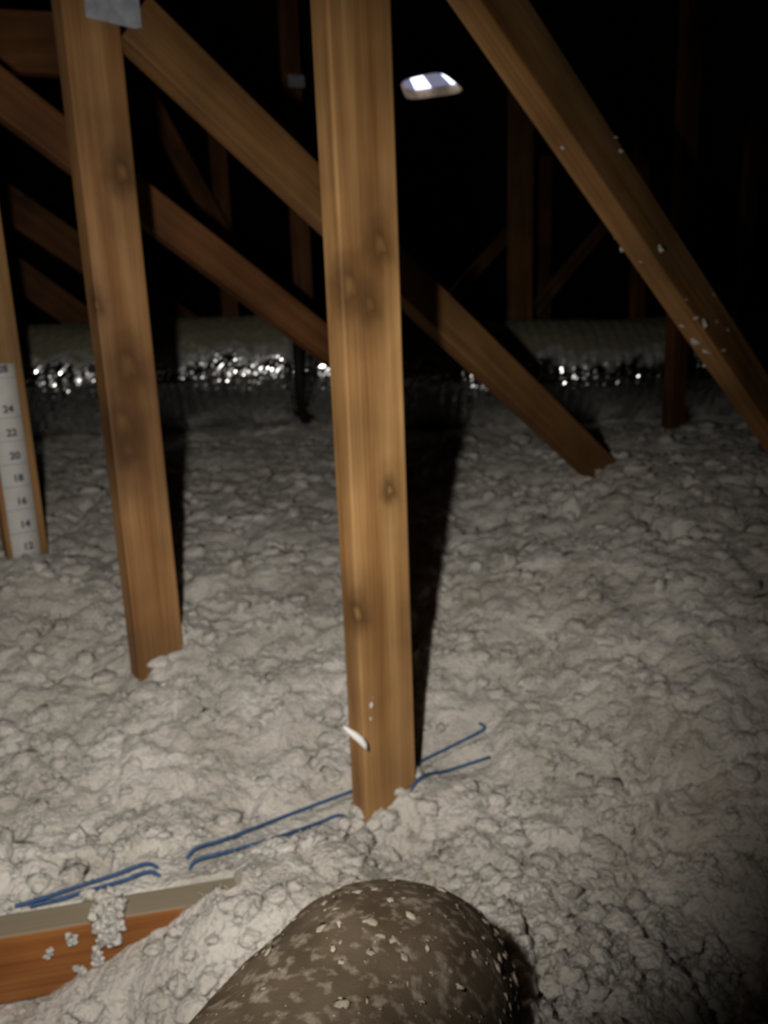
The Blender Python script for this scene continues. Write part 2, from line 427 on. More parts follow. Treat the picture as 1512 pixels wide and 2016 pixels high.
def surf_base(x, y):
    b = base_h(x, y)
    along = ((x-ja.x)*jd.x+(y-ja.y)*jd.y)/JL; acr = (x-ja.x)*jn.x+(y-ja.y)*jn.y
    zj = CAM.z+JH
    # beside the bared joist the fluff lies below its top on the near side, level with it behind
    bare = 1/(1+np.exp((along-1.16+0.5*np.clip(-acr, 0, .1))/0.035))
    near = np.clip((acr+0.02)/0.03, 0, 1)
    tgt_near = zj-0.098+0.105*np.clip(along/0.90, 0, 1.1)**1.5
    tgt_bare = near*tgt_near+(1-near)*(zj-0.004)
    on_top = np.clip(1-np.abs(acr)/0.024, 0, 1) > 0
    tgt = bare*tgt_bare+(1-bare)*(zj+0.012)
    w = np.exp(-(acr/0.075)**4)/(1+np.exp((along-1.75)/0.06))
    return b*(1-w)+tgt*w, w, on_top, along, zj
def cord_path(px_pts):
    out = []
    for px, py, dz in px_pts:
        h = -0.68
        for _ in range(8):
            p = at_h(px, py, h); h = float(surf_base(np.array([p.x]), np.array([p.y]))[0][0])+0.005-CAM.z
        out.append((p.x, p.y, p.z, dz))
    return out
CORDS = {
    'far': cord_path([(30, 1790, 1), (90, 1772, 1), (150, 1752, 1), (225, 1728, 1), (296, 1706, 1), (330, 1697, -1), (362, 1688, -1), (378, 1681, 1), (450, 1655, 1), (560, 1612, 1),
                      (640, 1582, 1), (690, 1563, 1), (760, 1532, 1), (830, 1502, 1), (900, 1468, 1), (952, 1440, 1), (944, 1428, 1)]),
    'near': cord_path([(60, 1789, 1), (120, 1775, 1), (170, 1760, 1), (240, 1740, 1), (300, 1722, 1), (335, 1712, -1), (366, 1708, -1), (382, 1703, 1), (450, 1682, 1), (540, 1655, 1),
                       (625, 1626, 1), (672, 1610, 1), (720, 1592, -1), (780, 1560, -1), (828, 1536, 1), (880, 1522, 1), (965, 1495, 1)])}
def surf(x, y):
    x, y = np.asarray(x, float), np.asarray(y, float)
    zb, w, on_top, along, zj = surf_base(x, y)
    wc = np.zeros(x.shape)
    for P in CORDS.values():                    # the cords press the fluff flat where they lie
        dm = np.full(x.shape, 9.0)
        for (p, q) in zip(P[:-1], P[1:]):
            if p[3] < 0 or q[3] < 0: continue
            ex, ey = q[0]-p[0], q[1]-p[1]; L2 = ex*ex+ey*ey
            t = np.clip(((x-p[0])*ex+(y-p[1])*ey)/L2, 0, 1)
            dm = np.minimum(dm, (x-p[0]-t*ex)**2+(y-p[1]-t*ey)**2)
        wc = np.maximum(wc, np.exp(-dm/(0.022**2)))
    z = zb+lumps(x, y)*(1-0.55*w)*(1-0.9*wc)
    z = np.where(on_top & (along < 1.10), np.minimum(z, zj-0.012), z)
    return np.maximum(z, 0.006)
def surf1(x, y): return float(surf(np.array([x]), np.array([y]))[0])
RR = 0.22*np.exp(np.linspace(0, math.log(8.0/0.22), 820))
AA = np.radians(np.linspace(-84, 84, 700))
r_, a_ = np.meshgrid(RR, AA, indexing='ij')
X, Y = r_*np.sin(a_), r_*np.cos(a_)-0.05
Z = surf(X, Y)
ox = 0.010*fbm(X*35, Y*35, 81, 3); oy = 0.010*fbm(X*35, Y*35, 91, 3)
gs = np.clip(U.x*(X+ox)+U.y*(Y+oy), SMIN+.06, SMAX-.06); gt = np.clip(VD.x*(X+ox)+VD.y*(Y+oy), TMIN+.06, TMAX-.06)
G = np.stack([U.x*gs+VD.x*gt, U.y*gs+VD.y*gt, Z], -1)
# loose flocks of fibre lying all over the surface, joined into the same fluff
def flocks(count):
    shapes = []
    for k in range(14):
        v, f = blob_arrays((0, 0, 0), 1.0, 500+k, sub=2, squash=(1, 0.9, 0.75), rough=0.8); shapes.append((v, f))
    VV, FF, base = [], [], 0
    rad = 0.30*np.exp(rng.random(count)*math.log(3.0/0.30)); ang = np.radians(rng.uniform(-50, 50, count))
    xs, ys = rad*np.sin(ang), rad*np.cos(ang); zs = surf(xs, ys)
    al = ((xs-ja.x)*jd.x+(ys-ja.y)*jd.y)/JL; ac = (xs-ja.x)*jn.x+(ys-ja.y)*jn.y
    for i in range(count):
        if abs(ac[i]) < 0.034 and al[i] < 1.2: continue
        if any(((np.array([q[:2] for q in dense])-[xs[i], ys[i]])**2).sum(1).min() < 0.016**2 for dense in DENSE): continue
        v, f = shapes[i % 14]; a = rng.uniform(0, 6.28); c, s_ = math.cos(a), math.sin(a)
        sz = (0.005+0.010*rng.random()**2)*(0.75+0.45*rad[i])
        w = v*sz*np.array([0.8+0.7*rng.random(), 0.8+0.7*rng.random(), 0.7+0.3*rng.random()])
        w = np.stack([w[:, 0]*c-w[:, 1]*s_, w[:, 0]*s_+w[:, 1]*c, w[:, 2]], -1)+np.array([xs[i], ys[i], zs[i]+sz*0.05])
        VV.append(w); FF.append(f+base); base += len(v)
    return np.concatenate(VV), np.concatenate(FF)
def blob_arrays(center, size, seed, sub=3, squash=(1, 1, 1), rough=0.55):
    bm = bmesh.new(); bmesh.ops.create_icosphere(bm, subdivisions=sub, radius=1.0)
    v = np.array([q.co[:] for q in bm.verts]); f = np.array([[q.index for q in fc.verts] for fc in bm.faces]); bm.free()
    k = seed*7.13
    a = v[:, 0]*1.7+v[:, 2]*0.9+k; b = v[:, 1]*1.7-v[:, 2]*1.1-k
    d = 1+rough*(fbm(a, b, seed, 3))+rough*0.55*(0.45-worley(a*2.3, b*2.3, seed))+rough*0.35*(0.45-worley(a*5+3, b*5, seed+3))
    return v*d[:, None]*size*np.array(squash)+np.array(center), f
def densify(P):
    out = []
    for p, q in zip(P[:-1], P[1:]):
        if p[3] > 0 and q[3] > 0: out += [tuple(p[i]+(q[i]-p[i])*t for i in range(3)) for t in np.linspace(0, 1, 12)]
    return out
DENSE = [densify(P) for P in CORDS.values()]
FV, FT = flocks(3000)
def fibres(count):
    rad = 0.30*np.exp(rng.random(count)*math.log(3.2/0.30)); ang = np.radians(rng.uniform(-52, 52, count))
    x, y = rad*np.sin(ang), rad*np.cos(ang)
    al = ((x-ja.x)*jd.x+(y-ja.y)*jd.y)/JL; ac = (x-ja.x)*jn.x+(y-ja.y)*jn.y
    keep = ~((np.abs(ac) < 0.026) & (al < 1.15))
    pick = rng.random(count) < 0.5                # half of them stand on the flocks
    x, y, rad = x[keep], y[keep], rad[keep]; n_ = len(x)
    c = np.stack([x, y, surf(x, y)], -1)
    src = FV[rng.integers(len(FV), size=n_)]; m_ = rng.random(n_) < 0.55; c[m_] = src[m_]
    r_c = np.hypot(c[:, 0], c[:, 1])
    d = rng.normal(size=(n_, 3)); d[:, 2] = np.abs(d[:, 2])*0.7; d /= np.linalg.norm(d, axis=1)[:, None]
    L = (0.005+0.009*rng.random(n_))*(0.7+0.4*r_c); w = 0.00045*(0.6+0.6*r_c)
    side = np.cross(d, rng.normal(size=(n_, 3))); side /= np.linalg.norm(side, axis=1)[:, None]
    bend = np.cross(side, d)*(L*rng.normal(0, 0.35, n_))[:, None]
    p0 = c-d*(L*0.25)[:, None]; p1 = c+d*(L*0.35)[:, None]+bend; p2 = c+d*(L*0.85)[:, None]+bend*0.4
    sw = side*w[:, None]
    V = np.stack([p0-sw, p0+sw, p1-sw, p1+sw, p2], 1).reshape(-1, 3)
    b = np.arange(n_)[:, None]*5
    F = np.stack([b+[0, 1, 3], b+[0, 3, 2], b+[2, 3, 4]], 1).reshape(-1, 3)
    return V, F
HV, HF = fibres(110000)
FT = np.concatenate([FT, HF+len(FV)]); FV = np.concatenate([FV, HV])
RN, CN = G.shape[:2]; idx = np.arange(RN*CN).reshape(RN, CN)
q_ = np.stack([idx[:-1, :-1], idx[:-1, 1:], idx[1:, 1:], idx[1:, :-1]], -1).reshape(-1, 4)
tri = (FT+RN*CN)
me = bpy.data.meshes.new('blown_insulation'); allv = np.concatenate([G.reshape(-1, 3), FV])
me.vertices.add(len(allv)); me.vertices.foreach_set('co', allv.reshape(-1).astype(np.float32))
li = np.concatenate([q_.reshape(-1), tri.reshape(-1)]).astype(np.int32)
me.loops.add(len(li)); me.loops.foreach_set('vertex_index', li)
me.polygons.add(len(q_)+len(tri))
me.polygons.foreach_set('loop_start', np.concatenate([np.arange(len(q_))*4, len(q_)*4+np.arange(len(tri))*3]).astype(np.int32))
me.update(calc_edges=True); me.polygons.foreach_set('use_smooth', np.full(len(q_)+len(tri), True)); me.materials.append(M_FLUFF)
ins = bpy.data.objects.new('blown_insulation', me); COL.objects.link(ins)
tag(ins, 'loose white blown fiberglass insulation covering the attic floor', 'insulation', kind='stuff')

# ------------------------------------------------------------------ timbers
K1, K2, K3, K4 = -0.83, -1.325, -1.87, -3.6
def rz(a): return (math.cos(a), math.sin(a), 0)
def post(px, py, Y, top, ang, mat, label, group, wx=0.038, wy=0.089, seed=0, bottom=0.0):
    p = at_y(px, py, Y); top = roof_z(U.dot(p))-0.032
    return timber('truss_post', (p.x, p.y, bottom), (p.x, p.y, top), wx, wy, rz(math.radians(ang)), mat, label, 'post', group, seed)
GP = 'upright truss posts'; GD = 'diagonal truss braces'
def ztop(p): return roof_z(U.dot(p))-0.005

def knot_local(o, px, py, face):               # where a sight line meets a face of the timber
    inv = o.matrix_world.inverted(); c = inv @ CAM; d = (inv @ (CAM+ray(px, py)))-c
    ax, val = face
    t = (val-c[ax])/d[ax]; q = c+d*t; return q
P1 = post(721, 750, 1.0, 2.55, 35, M_FIR, 'large knotty light brown post standing upright in the centre foreground', GP, seed=1)
P2 = post(230, 600, 1.31, 2.4, 42, M_FIR, 'knotty brown post with a grey metal plate at its top, left of centre', GP, seed=2)
P3 = post(24, 900, 1.72, 2.3, 40, M_FIR, 'post at the left edge carrying the white depth ruler', GP, seed=3)
bpy.context.view_layer.update()
# find which local x face looks at the camera
def facing(o):
    c = o.matrix_world.inverted() @ CAM
    return (0, 0.019 if c.x > 0 else -0.019), (1, 0.0445 if c.y > 0 else -0.0445)
def own_knots(o, name, lst, c=(FIR, FIRD)):
    ks = []
    fx, fy = facing(o)
    for px, py, r in lst:
        q = knot_local(o, px, py, fx); ks.append((q.x, q.y, q.z, r))
    o.data.materials[0] = wood(name, *c, ks)
own_knots(P1, 'fir_post_centre', [(745, 482, 0.015), (685, 565, 0.017), (725, 600, 0.012), (700, 1210, 0.014), (765, 965, 0.009)])
own_knots(P2, 'fir_post_plated', [(250, 722, 0.024), (240, 838, 0.026), (250, 885, 0.016), (238, 340, 0.018), (185, 600, 0.012)], ((0.36, 0.198, 0.085), (0.23, 0.105, 0.036)))  # fir a little darker than the centre post, falloff put into the colour

def diag(a, b, k, wd, mat, label, seed, ext=(0, 0), thick=0.038, name='diagonal_brace', twist=0):
    A, B = at_plane(*a, k), at_plane(*b, k); d = (B-A).normalized()
    A, B = A-d*ext[0], B+d*ext[1]
    M_ = N.cross(d)
    if M_.z < 0: M_ = -M_
    t_ = math.radians(twist)
    return timber(name, A, B, thick, wd, M_*math.cos(t_)-N*math.sin(t_), mat, label, 'brace', GD, seed)
D0 = diag((966, 0), (1374, 612), -0.80, 0.089, M_FIR, 'diagonal brace at right with wisps of white insulation stuck on it', 4, ext=(0.22, 0.62), twist=13)
D1 = diag((280, 60), (1160, 905), K2, 0.089, M_BRN_DIM, 'long diagonal brace falling from the metal plate and passing behind the centre post', 5, ext=(0.02, 0.12), twist=8)
D2 = diag((0, 188), (470, 548), K3, 0.089, M_RED_DIM, 'reddish diagonal brace crossing just behind the metal plated post', 6, ext=(0.5, 0.60), twist=4)
D3 = diag((10, 396), (140, 486), K4, 0.140, M_RED_DIM, 'dim diagonal brace low behind the left posts', 7, ext=(0.8, 1.5))
D4 = diag((35, 540), (150, 622), -4.1, 0.140, M_RED_DIM, 'faint lowest diagonal brace above the duct at far left', 8, ext=(0.8, 1.2))
# connector plate of post 2
def plate(o, px, py, w, h, face_ax, off, name='connector_plate'):
    q = knot_local(o, px, py, (0, face_ax*0.0195))
    bm = bmesh.new(); bmesh.ops.create_cube(bm, size=1.0)
    for v in bm.verts: v.co = Vector((v.co.x*0.0016, v.co.y*w, v.co.z*h))
    ed = [e for e in bm.edges]; bmesh.ops.bevel(bm, geom=ed, offset=0.0004, segments=1)
    for i in range(7):                          # rows of stamped teeth
        for j in range(5):
            r = bmesh.ops.create_cube(bm, size=1.0)['verts']
            for v in r: v.co = Vector((v.co.x*0.0012+face_ax*0.001, v.co.y*0.003+(i-3)*w/7.6, v.co.z*0.009+(j-2)*h/5.4))
    me = bpy.data.meshes.new(name); bm.to_mesh(me); bm.free(); me.materials.append(M_PLATE)
    p = bpy.data.objects.new(name, me); COL.objects.link(p); p.parent = o
    p.location = (face_ax*0.0228, q.y+off, q.z); p['label'] = 'grey galvanised metal plate'
    return p
s2 = 1 if facing(P2)[0][1] > 0 else -1
plate(P2, 215, -35, 0.088, 0.115, s2, 0.0)

# far framing
post(587, 400, 3.8, 2.3, 20, M_RED_DIM, 'dim reddish post with a pale plate, seen behind the centre post on its left', GP, seed=11)
PM = bpy.data.objects[COL.objects[-1].name]
bpy.context.view_layer.update()
sM = 1 if facing(PM)[0][1] > 0 else -1
plate(PM, 583, 160, 0.075, 0.05, sM, 0.0)
post(1025, 400, 3.85, 2.2, 30, M_BRN_DIM, 'dim post rising behind the silver duct right of centre', GP, wx=0.05, wy=0.12, seed=12)
post(1072, 500, 4.9, 2.2, 30, M_RED_DIM, 'faint thin post just right of the dim post behind the duct', GP, seed=13)
post(1340, 500, 2.8, 2.2, 35, M_RED_DIM, 'dark post in front of the duct at the right', GP, seed=14)
post(1254, 590, 4.3, 2.1, 30, M_RED_DIM, 'faint post behind the duct near the right diagonal brace', GP, seed=15)
post(1468, 500, 4.0, 2.0, 30, M_RED_DIM, 'faint post near the right edge of the picture', GP, seed=16)
post(440, 450, 4.4, 2.3, 30, M_RED_DIM, 'faint post in the dark between the two left diagonal braces', GP, seed=17)
diag((890, 582), (1000, 460), -3.6, 0.07, M_BRN_DIM, 'thin faint brace rising left of the dim post behind the duct', 18, ext=(0.25, 0.0))
diag((1055, 606), (1180, 457), -3.2, 0.07, M_BRN_DIM, 'thin faint brace rising right of the dim post behind the duct', 19, ext=(0.2, 0.1))
diag((320, 250), (372, 345), -3.6, 0.089, M_RED_DIM, 'very faint steep brace in the dark beside the plated post', 20, ext=(0.15, 0.6))
# brace board at upper left
timber('horizontal_brace', at_y(-420, 60, 2.15), at_y(190, 92, 2.15), 0.038, 0.140, (0, 0, 1), M_RED_DIM,
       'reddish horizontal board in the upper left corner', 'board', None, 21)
# low joist in the foreground
M_JOIST = wood('dusty_orange_joist', (0.40, 0.165, 0.050), (0.28, 0.095, 0.024), dust=True, knotty=False)
timber('floor_joist', ja-jd*0.6-ZV*0.0445, jb+jd*0.07-ZV*0.0445, 0.040, 0.089, (0, 0, 1), M_JOIST,
       'orange wooden joist with dusty grey top, low at the left foreground', 'joist', None, 40, bow=0.001)

# ------------------------------------------------------------------ depth ruler on the left post
bpy.context.view_layer.update()
fx = facing(P3)[0]
top_l = knot_local(P3, 8, 716, fx); bot_l = knot_local(P3, 45, 1112, fx)
rul = empty('depth_ruler', P3.matrix_world @ Vector((fx[1]*1.02+(0.0025 if fx[1] > 0 else -0.0025), (bot_l.y+top_l.y)/2, bot_l.z-0.03)))
rul.rotation_euler = P3.matrix_world.to_euler()
tag(rul, 'white paper insulation depth ruler with black numbers on the left post', 'ruler')
sx = 1 if fx[1] > 0 else -1
RW = 0.060; H_R = top_l.z-bot_l.z+0.03
def ruler_strip():
    V, F = [], []; n = 16
    for i in range(n+1):
        z = H_R*i/n; b = 0.0004*math.sin(i*0.7)+0.0016
        for y in (-RW/2, 0, RW/2): V.append((sx*(0.0005+b*(0.4 if y else 1)), y, z))
    for i in range(n):
        for k in range(2): F.append((i*3+k, i*3+k+1, i*3+k+4, i*3+k+3))
    o = mesh_obj('paper_strip', V, F, M_RULER, rul, True)
    md = o.modifiers.new('thickness', 'SOLIDIFY'); md.thickness = 0.0006; md.offset = 0
ruler_strip()
rul_inv = None
bpy.context.view_layer.update()
def rul_z(px, py): return knot_local(P3, px, py, fx).z-(bot_l.z-0.03)
marks = [('28', 3, 727), ('24', 10, 806), ('22', 20, 852), ('20', 28, 897), ('18', 32, 941), ('16', 40, 986), ('14', 48, 1031), ('12', 54, 1074)]
for tx, px, py in marks:
    cu = bpy.data.curves.new('numeral', 'FONT'); cu.body = tx; cu.size = 0.022; cu.extrude = 0.0002; cu.align_x = 'CENTER'; cu.align_y = 'CENTER'
    cu.offset = 0.0006
    tmp = bpy.data.objects.new('numeral', cu); COL.objects.link(tmp)
    dg = bpy.context.evaluated_depsgraph_get(); me = bpy.data.meshes.new_from_object(tmp.evaluated_get(dg))
    bpy.data.objects.remove(tmp); bpy.data.curves.remove(cu)
    me.name = 'numeral'; me.materials.clear(); me.materials.append(M_INK)
    o = bpy.data.objects.new('numeral', me); COL.objects.link(o); o.parent = rul
    # text x -> screen right (local +-y), text y -> local z
    X_ = Vector((0, 1, 0)) if sx > 0 else Vector((0, -1, 0)); Z_ = Vector((sx, 0, 0))
    mm = Matrix((X_, Vector((0, 0, 1)), Z_)).transposed().to_4x4()
    z = rul_z(px, py); mm.translation = Vector((sx*0.0058, X_.y*0.004, z)); o.matrix_local = mm
M_GREY = plain('grey_ink', (0.22, 0.22, 0.23), 0.8)
for tx, px, py in marks:                        # inch lines
    z0 = rul_z(px, py)-0.019; q = []
    for xx in (0.0039, 0.0042):
        q += [(sx*xx, -RW/2+.001, z0), (sx*xx, RW/2-.001, z0), (sx*xx, RW/2-.001, z0+.0012), (sx*xx, -RW/2+.001, z0+.0012)]
    mesh_obj('inch_line', q, [(0, 1, 2, 3), (7, 6, 5, 4), (0, 4, 5, 1), (1, 5, 6, 2), (2, 6, 7, 3), (3, 7, 4, 0)], M_GREY, rul)

# ------------------------------------------------------------------ silver flexible duct
def duct_mat():
    m, nt, b = new_mat('foil_duct_jacket')
    tc = nd(nt, 'ShaderNodeTexCoord'); ge = nd(nt, 'ShaderNodeNewGeometry'); sxz = nd(nt, 'ShaderNodeSeparateXYZ')
    nt.links.new(ge.outputs['True Normal'], sxz.inputs[0])
    nz = nd(nt, 'ShaderNodeTexNoise'); nz.inputs['Scale'].default_value = 14; nz.inputs['Detail'].default_value = 5
    nt.links.new(tc.outputs['Object'], nz.inputs['Vector'])
    at = nd(nt, 'ShaderNodeAttribute', attribute_name='settle')
    f = math_n(nt, 'ADD', at.outputs['Fac'], math_n(nt, 'MULTIPLY', math_n(nt, 'SUBTRACT', nz.outputs[0], 0.5), 0.5))
    f = ramp(nt, f, [(0.60, 0.0), (0.76, 1.0)])
    col = mixc(nt, f, (0.85, 0.86, 0.88), (0.23, 0.215, 0.15))
    nt.links.new(col, b.inputs['Base Color'])
    nt.links.new(math_n(nt, 'SUBTRACT', 1.0, f), b.inputs['Metallic'])
    nt.links.new(ramp(nt, f, [(0.0, 0.20), (1.0, 0.9)]), b.inputs['Roughness'])
    b.inputs['Specular IOR Level'].default_value = 0.2
    return m
M_DUCT = duct_mat()
def duct_run(name, path, rad, parent, seed, ntheta=150, step=0.0095):
    r = np.random.default_rng(seed)
    P = np.array([[p.x, p.y, p.z] for p in path]); seg = np.r_[0, np.cumsum(np.linalg.norm(np.diff(P, axis=0), axis=1))]
    L = seg[-1]; n = int(L/step); s = np.linspace(0, L, n)
    # smooth path
    C = np.stack([np.interp(s, seg, P[:, i]) for i in range(3)], -1)
    kz = max(3, int(0.25/step)) | 1; ker = np.hanning(kz+2)[1:-1]; ker /= ker.sum()
    for i in range(3):
        pad = np.r_[2*C[0, i]-C[kz//2:0:-1, i], C[:, i], 2*C[-1, i]-C[-2:-kz//2-1:-1, i]]
        C[:, i] = np.convolve(pad, ker, 'valid')[:n]
    T = np.gradient(C, axis=0); T /= np.linalg.norm(T, axis=1)[:, None]
    side = np.cross(T, [0, 0, 1.0]); side /= np.linalg.norm(side, axis=1)[:, None]; up = np.cross(side, T)
    th = np.linspace(0, 2*np.pi, ntheta, endpoint=False)
    ss, tt = np.meshgrid(s, th, indexing='ij')
    R = rad*np.ones_like(ss)
    R += 0.0014*np.sin(2*np.pi*ss/0.045)                      # wire helix under the jacket
    R += 0.012*fbm(ss*5+seed, tt*1.3, 5, 3)
    R += 0.0035*fbm(ss*22, tt*5, 9, 3)
    cell = 0.55-worley(ss*40, tt*9, 13); R += 0.0030*cell
    R += r.normal(0, 0.0007, R.shape)
    R *= 1-0.10*np.clip(-np.sin(tt), 0, 1)
    if L > 0: R *= 1-0.22*np.exp(-((ss-0)/0.03)**2)-0.22*np.exp(-((ss-L)/0.03)**2)
    G = C[:, None, :] + side[:, None, :]*(R*np.cos(tt))[..., None] + up[:, None, :]*(R*np.sin(tt))[..., None]
    o = grid_obj(name, G, M_DUCT, smooth=False, wrap=True, parent=parent)
    a = o.data.attributes.new('settle', 'FLOAT', 'POINT')     # dust settles on the upward half
    a.data.foreach_set('value', (0.5+0.5*np.sin(tt)).reshape(-1).astype(np.float32))
    return o
duct = empty('flexible_duct', at_y(600, 850, 3.36)); tag(duct, 'silver foil flexible duct lying across the insulation at the back', 'duct')
RD = 0.240
dp = [at_y(-700, 785, 3.0), at_y(-250, 772, 3.1), at_y(60, 757, 3.2), at_y(330, 744, 3.3), at_y(590, 727, 3.36)]
dq = [at_y(606, 730, 3.36), at_y(800, 745, 3.37), at_y(950, 747, 3.38), at_y(1150, 738, 3.42), at_y(1300, 735, 3.46), at_y(1520, 732, 3.5), at_y(2000, 720, 3.6)]
off = duct.location
duct_run('foil_sleeve', [p-off for p in dp], RD, duct, 3)
duct_run('foil_sleeve', [p-off for p in dq], RD, duct, 8)
# black band where the two sleeves meet
cpt = at_y(598, 730, 3.36)-off; V, F = [], []; NS = 48
for (dx, rr_) in ((-0.02, RD*0.93), (-0.018, RD*0.97), (0.018, RD*0.97), (0.02, RD*0.93)):
    for k in range(NS):
        a = 2*math.pi*k/NS; V.append(cpt+Vector((dx, rr_*math.cos(a), rr_*math.sin(a)*0.97)))
for i in range(3):
    for k in range(NS): F.append((i*NS+k, i*NS+(k+1) % NS, (i+1)*NS+(k+1) % NS, (i+1)*NS+k))
st = mesh_obj('band', V, F, M_BAND, duct, True); st['label'] = 'black band around the duct joint'

# ------------------------------------------------------------------ fluff clumps
def clump(name, blobs, mat, parent=None, smooth=True):
    VV, FF = [], []; base = 0
    for b in blobs:
        v, f = blob_arrays(*b[:2], b[2], **(b[3] if len(b) > 3 else {})); VV.append(v); FF.append(f+base); base += len(v)
    V = np.concatenate(VV); F_ = np.concatenate(FF)
    return mesh_obj(name, V.tolist(), F_.tolist(), mat, parent, smooth)
def tuft(spots, H, label, seed, cat='insulation tuft', group=None, plane=None):
    blobs = []
    c0 = None
    for i, (px, py, r) in enumerate(spots):
        p = at_h(px, py, H) if not callable(H) else H(px, py)
        if c0 is None: c0 = p.copy()
        blobs.append((p-c0, r, seed+i, dict(sub=2, squash=(1, 0.8, 0.9), rough=0.9)))
    o = clump('insulation_tuft', blobs, M_FLUFF); o.location = c0
    return tag(o, label, cat, group)
# clump drooping over the joist: on top, then down the near face
def joist_face(px, py):                        # near vertical face of the joist
    d = ray(px, py); p0 = ja+jn*0.026; return CAM+d*((p0-CAM).dot(jn)/d.dot(jn))
def joist_any(px, py):
    p = at_h(px, py, JH+0.008); q = joist_face(px, py)
    return p if (p-ja).dot(jn) < 0.02 else q
r5 = random.Random(5); sp = []
for k in range(70):
    y = r5.uniform(1758, 1850); hw = 36 if y < 1800 else 26
    sp.append((214+r5.gauss(0, 0.5)*hw+(y-1800)*0.12, y, r5.uniform(0.003, 0.0075)))
for k in range(22):
    y = r5.uniform(1845, 1898); sp.append((203-(y-1845)*0.25+r5.gauss(0, 7), y, r5.uniform(0.0022, 0.0048)))
tuft(sp, joist_any, 'clump of white insulation drooping over the dusty joist', 60)
for i, (px, py, r, lb) in enumerate(((140, 1848, 0.007, 'small white fluff speck high on the joist face, left of the drooping clump'),
                                     (97, 1882, 0.006, 'tiny white fluff speck on the joist face, leftmost'),
                                     (157, 1912, 0.007, 'small white fluff speck low on the joist face below the drooping clump'))):
    tuft([(px+r5.gauss(0, 6), py+r5.gauss(0, 7), r*r5.uniform(0.25, 0.6)) for _ in range(11)], joist_face, lb, 80+i*13)

# wisps on the right diagonal brace
def on_face(o, px, py, lift=0.001):
    fx_, fy_ = facing(o); q = knot_local(o, px, py, fx_)
    if abs(q.y) > abs(fy_[1]): q = knot_local(o, px, py, fy_)
    q.x = max(-0.019, min(0.019, q.x)); q.y = max(-0.0445, min(0.0445, q.y))
    return o.matrix_world @ q
bpy.context.view_layer.update()
wis = [(1222, 298, .007), (1212, 270, .004), (1298, 490, .008), (1215, 492, .007), (1205, 470, .004), (1410, 632, .010), (1385, 640, .008), (1432, 650, .007), (1370, 668, .009), (1392, 690, .008),
       (1420, 690, .006), (1345, 640, .006), (1385, 720, .008), (1108, 288, .005), (1262, 512, .005), (1440, 610, .004), (1350, 590, .004), (1405, 580, .005)]
blobs = []; c0 = on_face(D0, 1298, 490)
for i, (px, py, r) in enumerate(wis):
    blobs.append((on_face(D0, px, py)-c0, r*0.75, 200+i, dict(sub=3, squash=(0.4+random.random(), 0.3, 0.35+random.random()*0.9), rough=1.3)))
o = clump('insulation_wisps', blobs, M_FLUFF); o.location = c0
tag(o, 'white wisps of insulation caught on the right diagonal brace', 'insulation', kind='stuff')
# wisps on the centre post
blobs = []; c0 = on_face(P1, 730, 1390)
for i, (px, py, r) in enumerate(((730, 1388, .0045), (733, 1372, .0025), (728, 1414, .0032))):
    blobs.append((on_face(P1, px, py)-c0, r, 230+i, dict(sub=2, squash=(0.8, 0.8, 1.2))))
o = clump('insulation_wisps', blobs, M_FLUFF); o.location = c0
tag(o, 'tiny white flecks on the lower part of the centre post', 'insulation', kind='stuff')
# curved white strand on the centre post
def tube(name, path, radii, mat, nsd=8, parent=None):
    pts = [Vector(p) for p in path]; V, F = [], []
    for i, p in enumerate(pts):
        t = (pts[min(i+1, len(pts)-1)]-pts[max(i-1, 0)]).normalized()
        a = t.cross(ZV); a = a.normalized() if a.length > 1e-4 else Vector((1, 0, 0)); b = a.cross(t)
        r = radii[i] if hasattr(radii, '__len__') else radii
        for k in range(nsd):
            w = 2*math.pi*k/nsd; V.append(p+a*r*math.cos(w)+b*r*math.sin(w))
    for i in range(len(pts)-1):
        for k in range(nsd): F.append((i*nsd+k, i*nsd+(k+1) % nsd, (i+1)*nsd+(k+1) % nsd, (i+1)*nsd+k))
    F.append(tuple(range(nsd-1, -1, -1))); F.append(tuple((len(pts)-1)*nsd+k for k in range(nsd)))
    return mesh_obj(name, V, F, mat, parent, True)
sp = [(676, 1430), (686, 1438), (698, 1447), (709, 1456), (717, 1466), (722, 1476)]
path = [at_y(px, py, 0.935) for px, py in sp]
o = tube('white_strand', path, [0.0012, 0.0035, 0.0052, 0.0054, 0.0042, 0.0012], plain('white_fibre', (0.85, 0.82, 0.80), 0.9, 0, 0.05))
tag(o, 'curved white strand of fibre stuck to the centre post near its base', 'fibre strand')

# ------------------------------------------------------------------ blue cords on the insulation
def cord(name, pts_, label, rad=0.0023):
    P = [Vector((x, y, z+(0.004 if d > 0 else -0.03))) for x, y, z, d in pts_]
    # dense resample with Catmull-Rom
    out = []
    for i in range(len(P)-1):
        p0, p1, p2, p3 = P[max(i-1, 0)], P[i], P[i+1], P[min(i+2, len(P)-1)]
        for k in range(10):
            t = k/10; out.append(0.5*((2*p1)+(p2-p0)*t+(2*p0-5*p1+4*p2-p3)*t*t+(3*p1-p0-3*p2+p3)*t**3))
    out.append(P[-1])
    o = tube(name, out, rad, M_CORD, 8)
    return tag(o, label, 'cord', 'blue cords on the insulation')
cord('blue_cord', CORDS['far'], 'farther blue cord of the pair, hooked at its end beyond the centre post')
cord('blue_cord', CORDS['near'], 'nearer blue cord of the pair, its end lying right of the centre post')

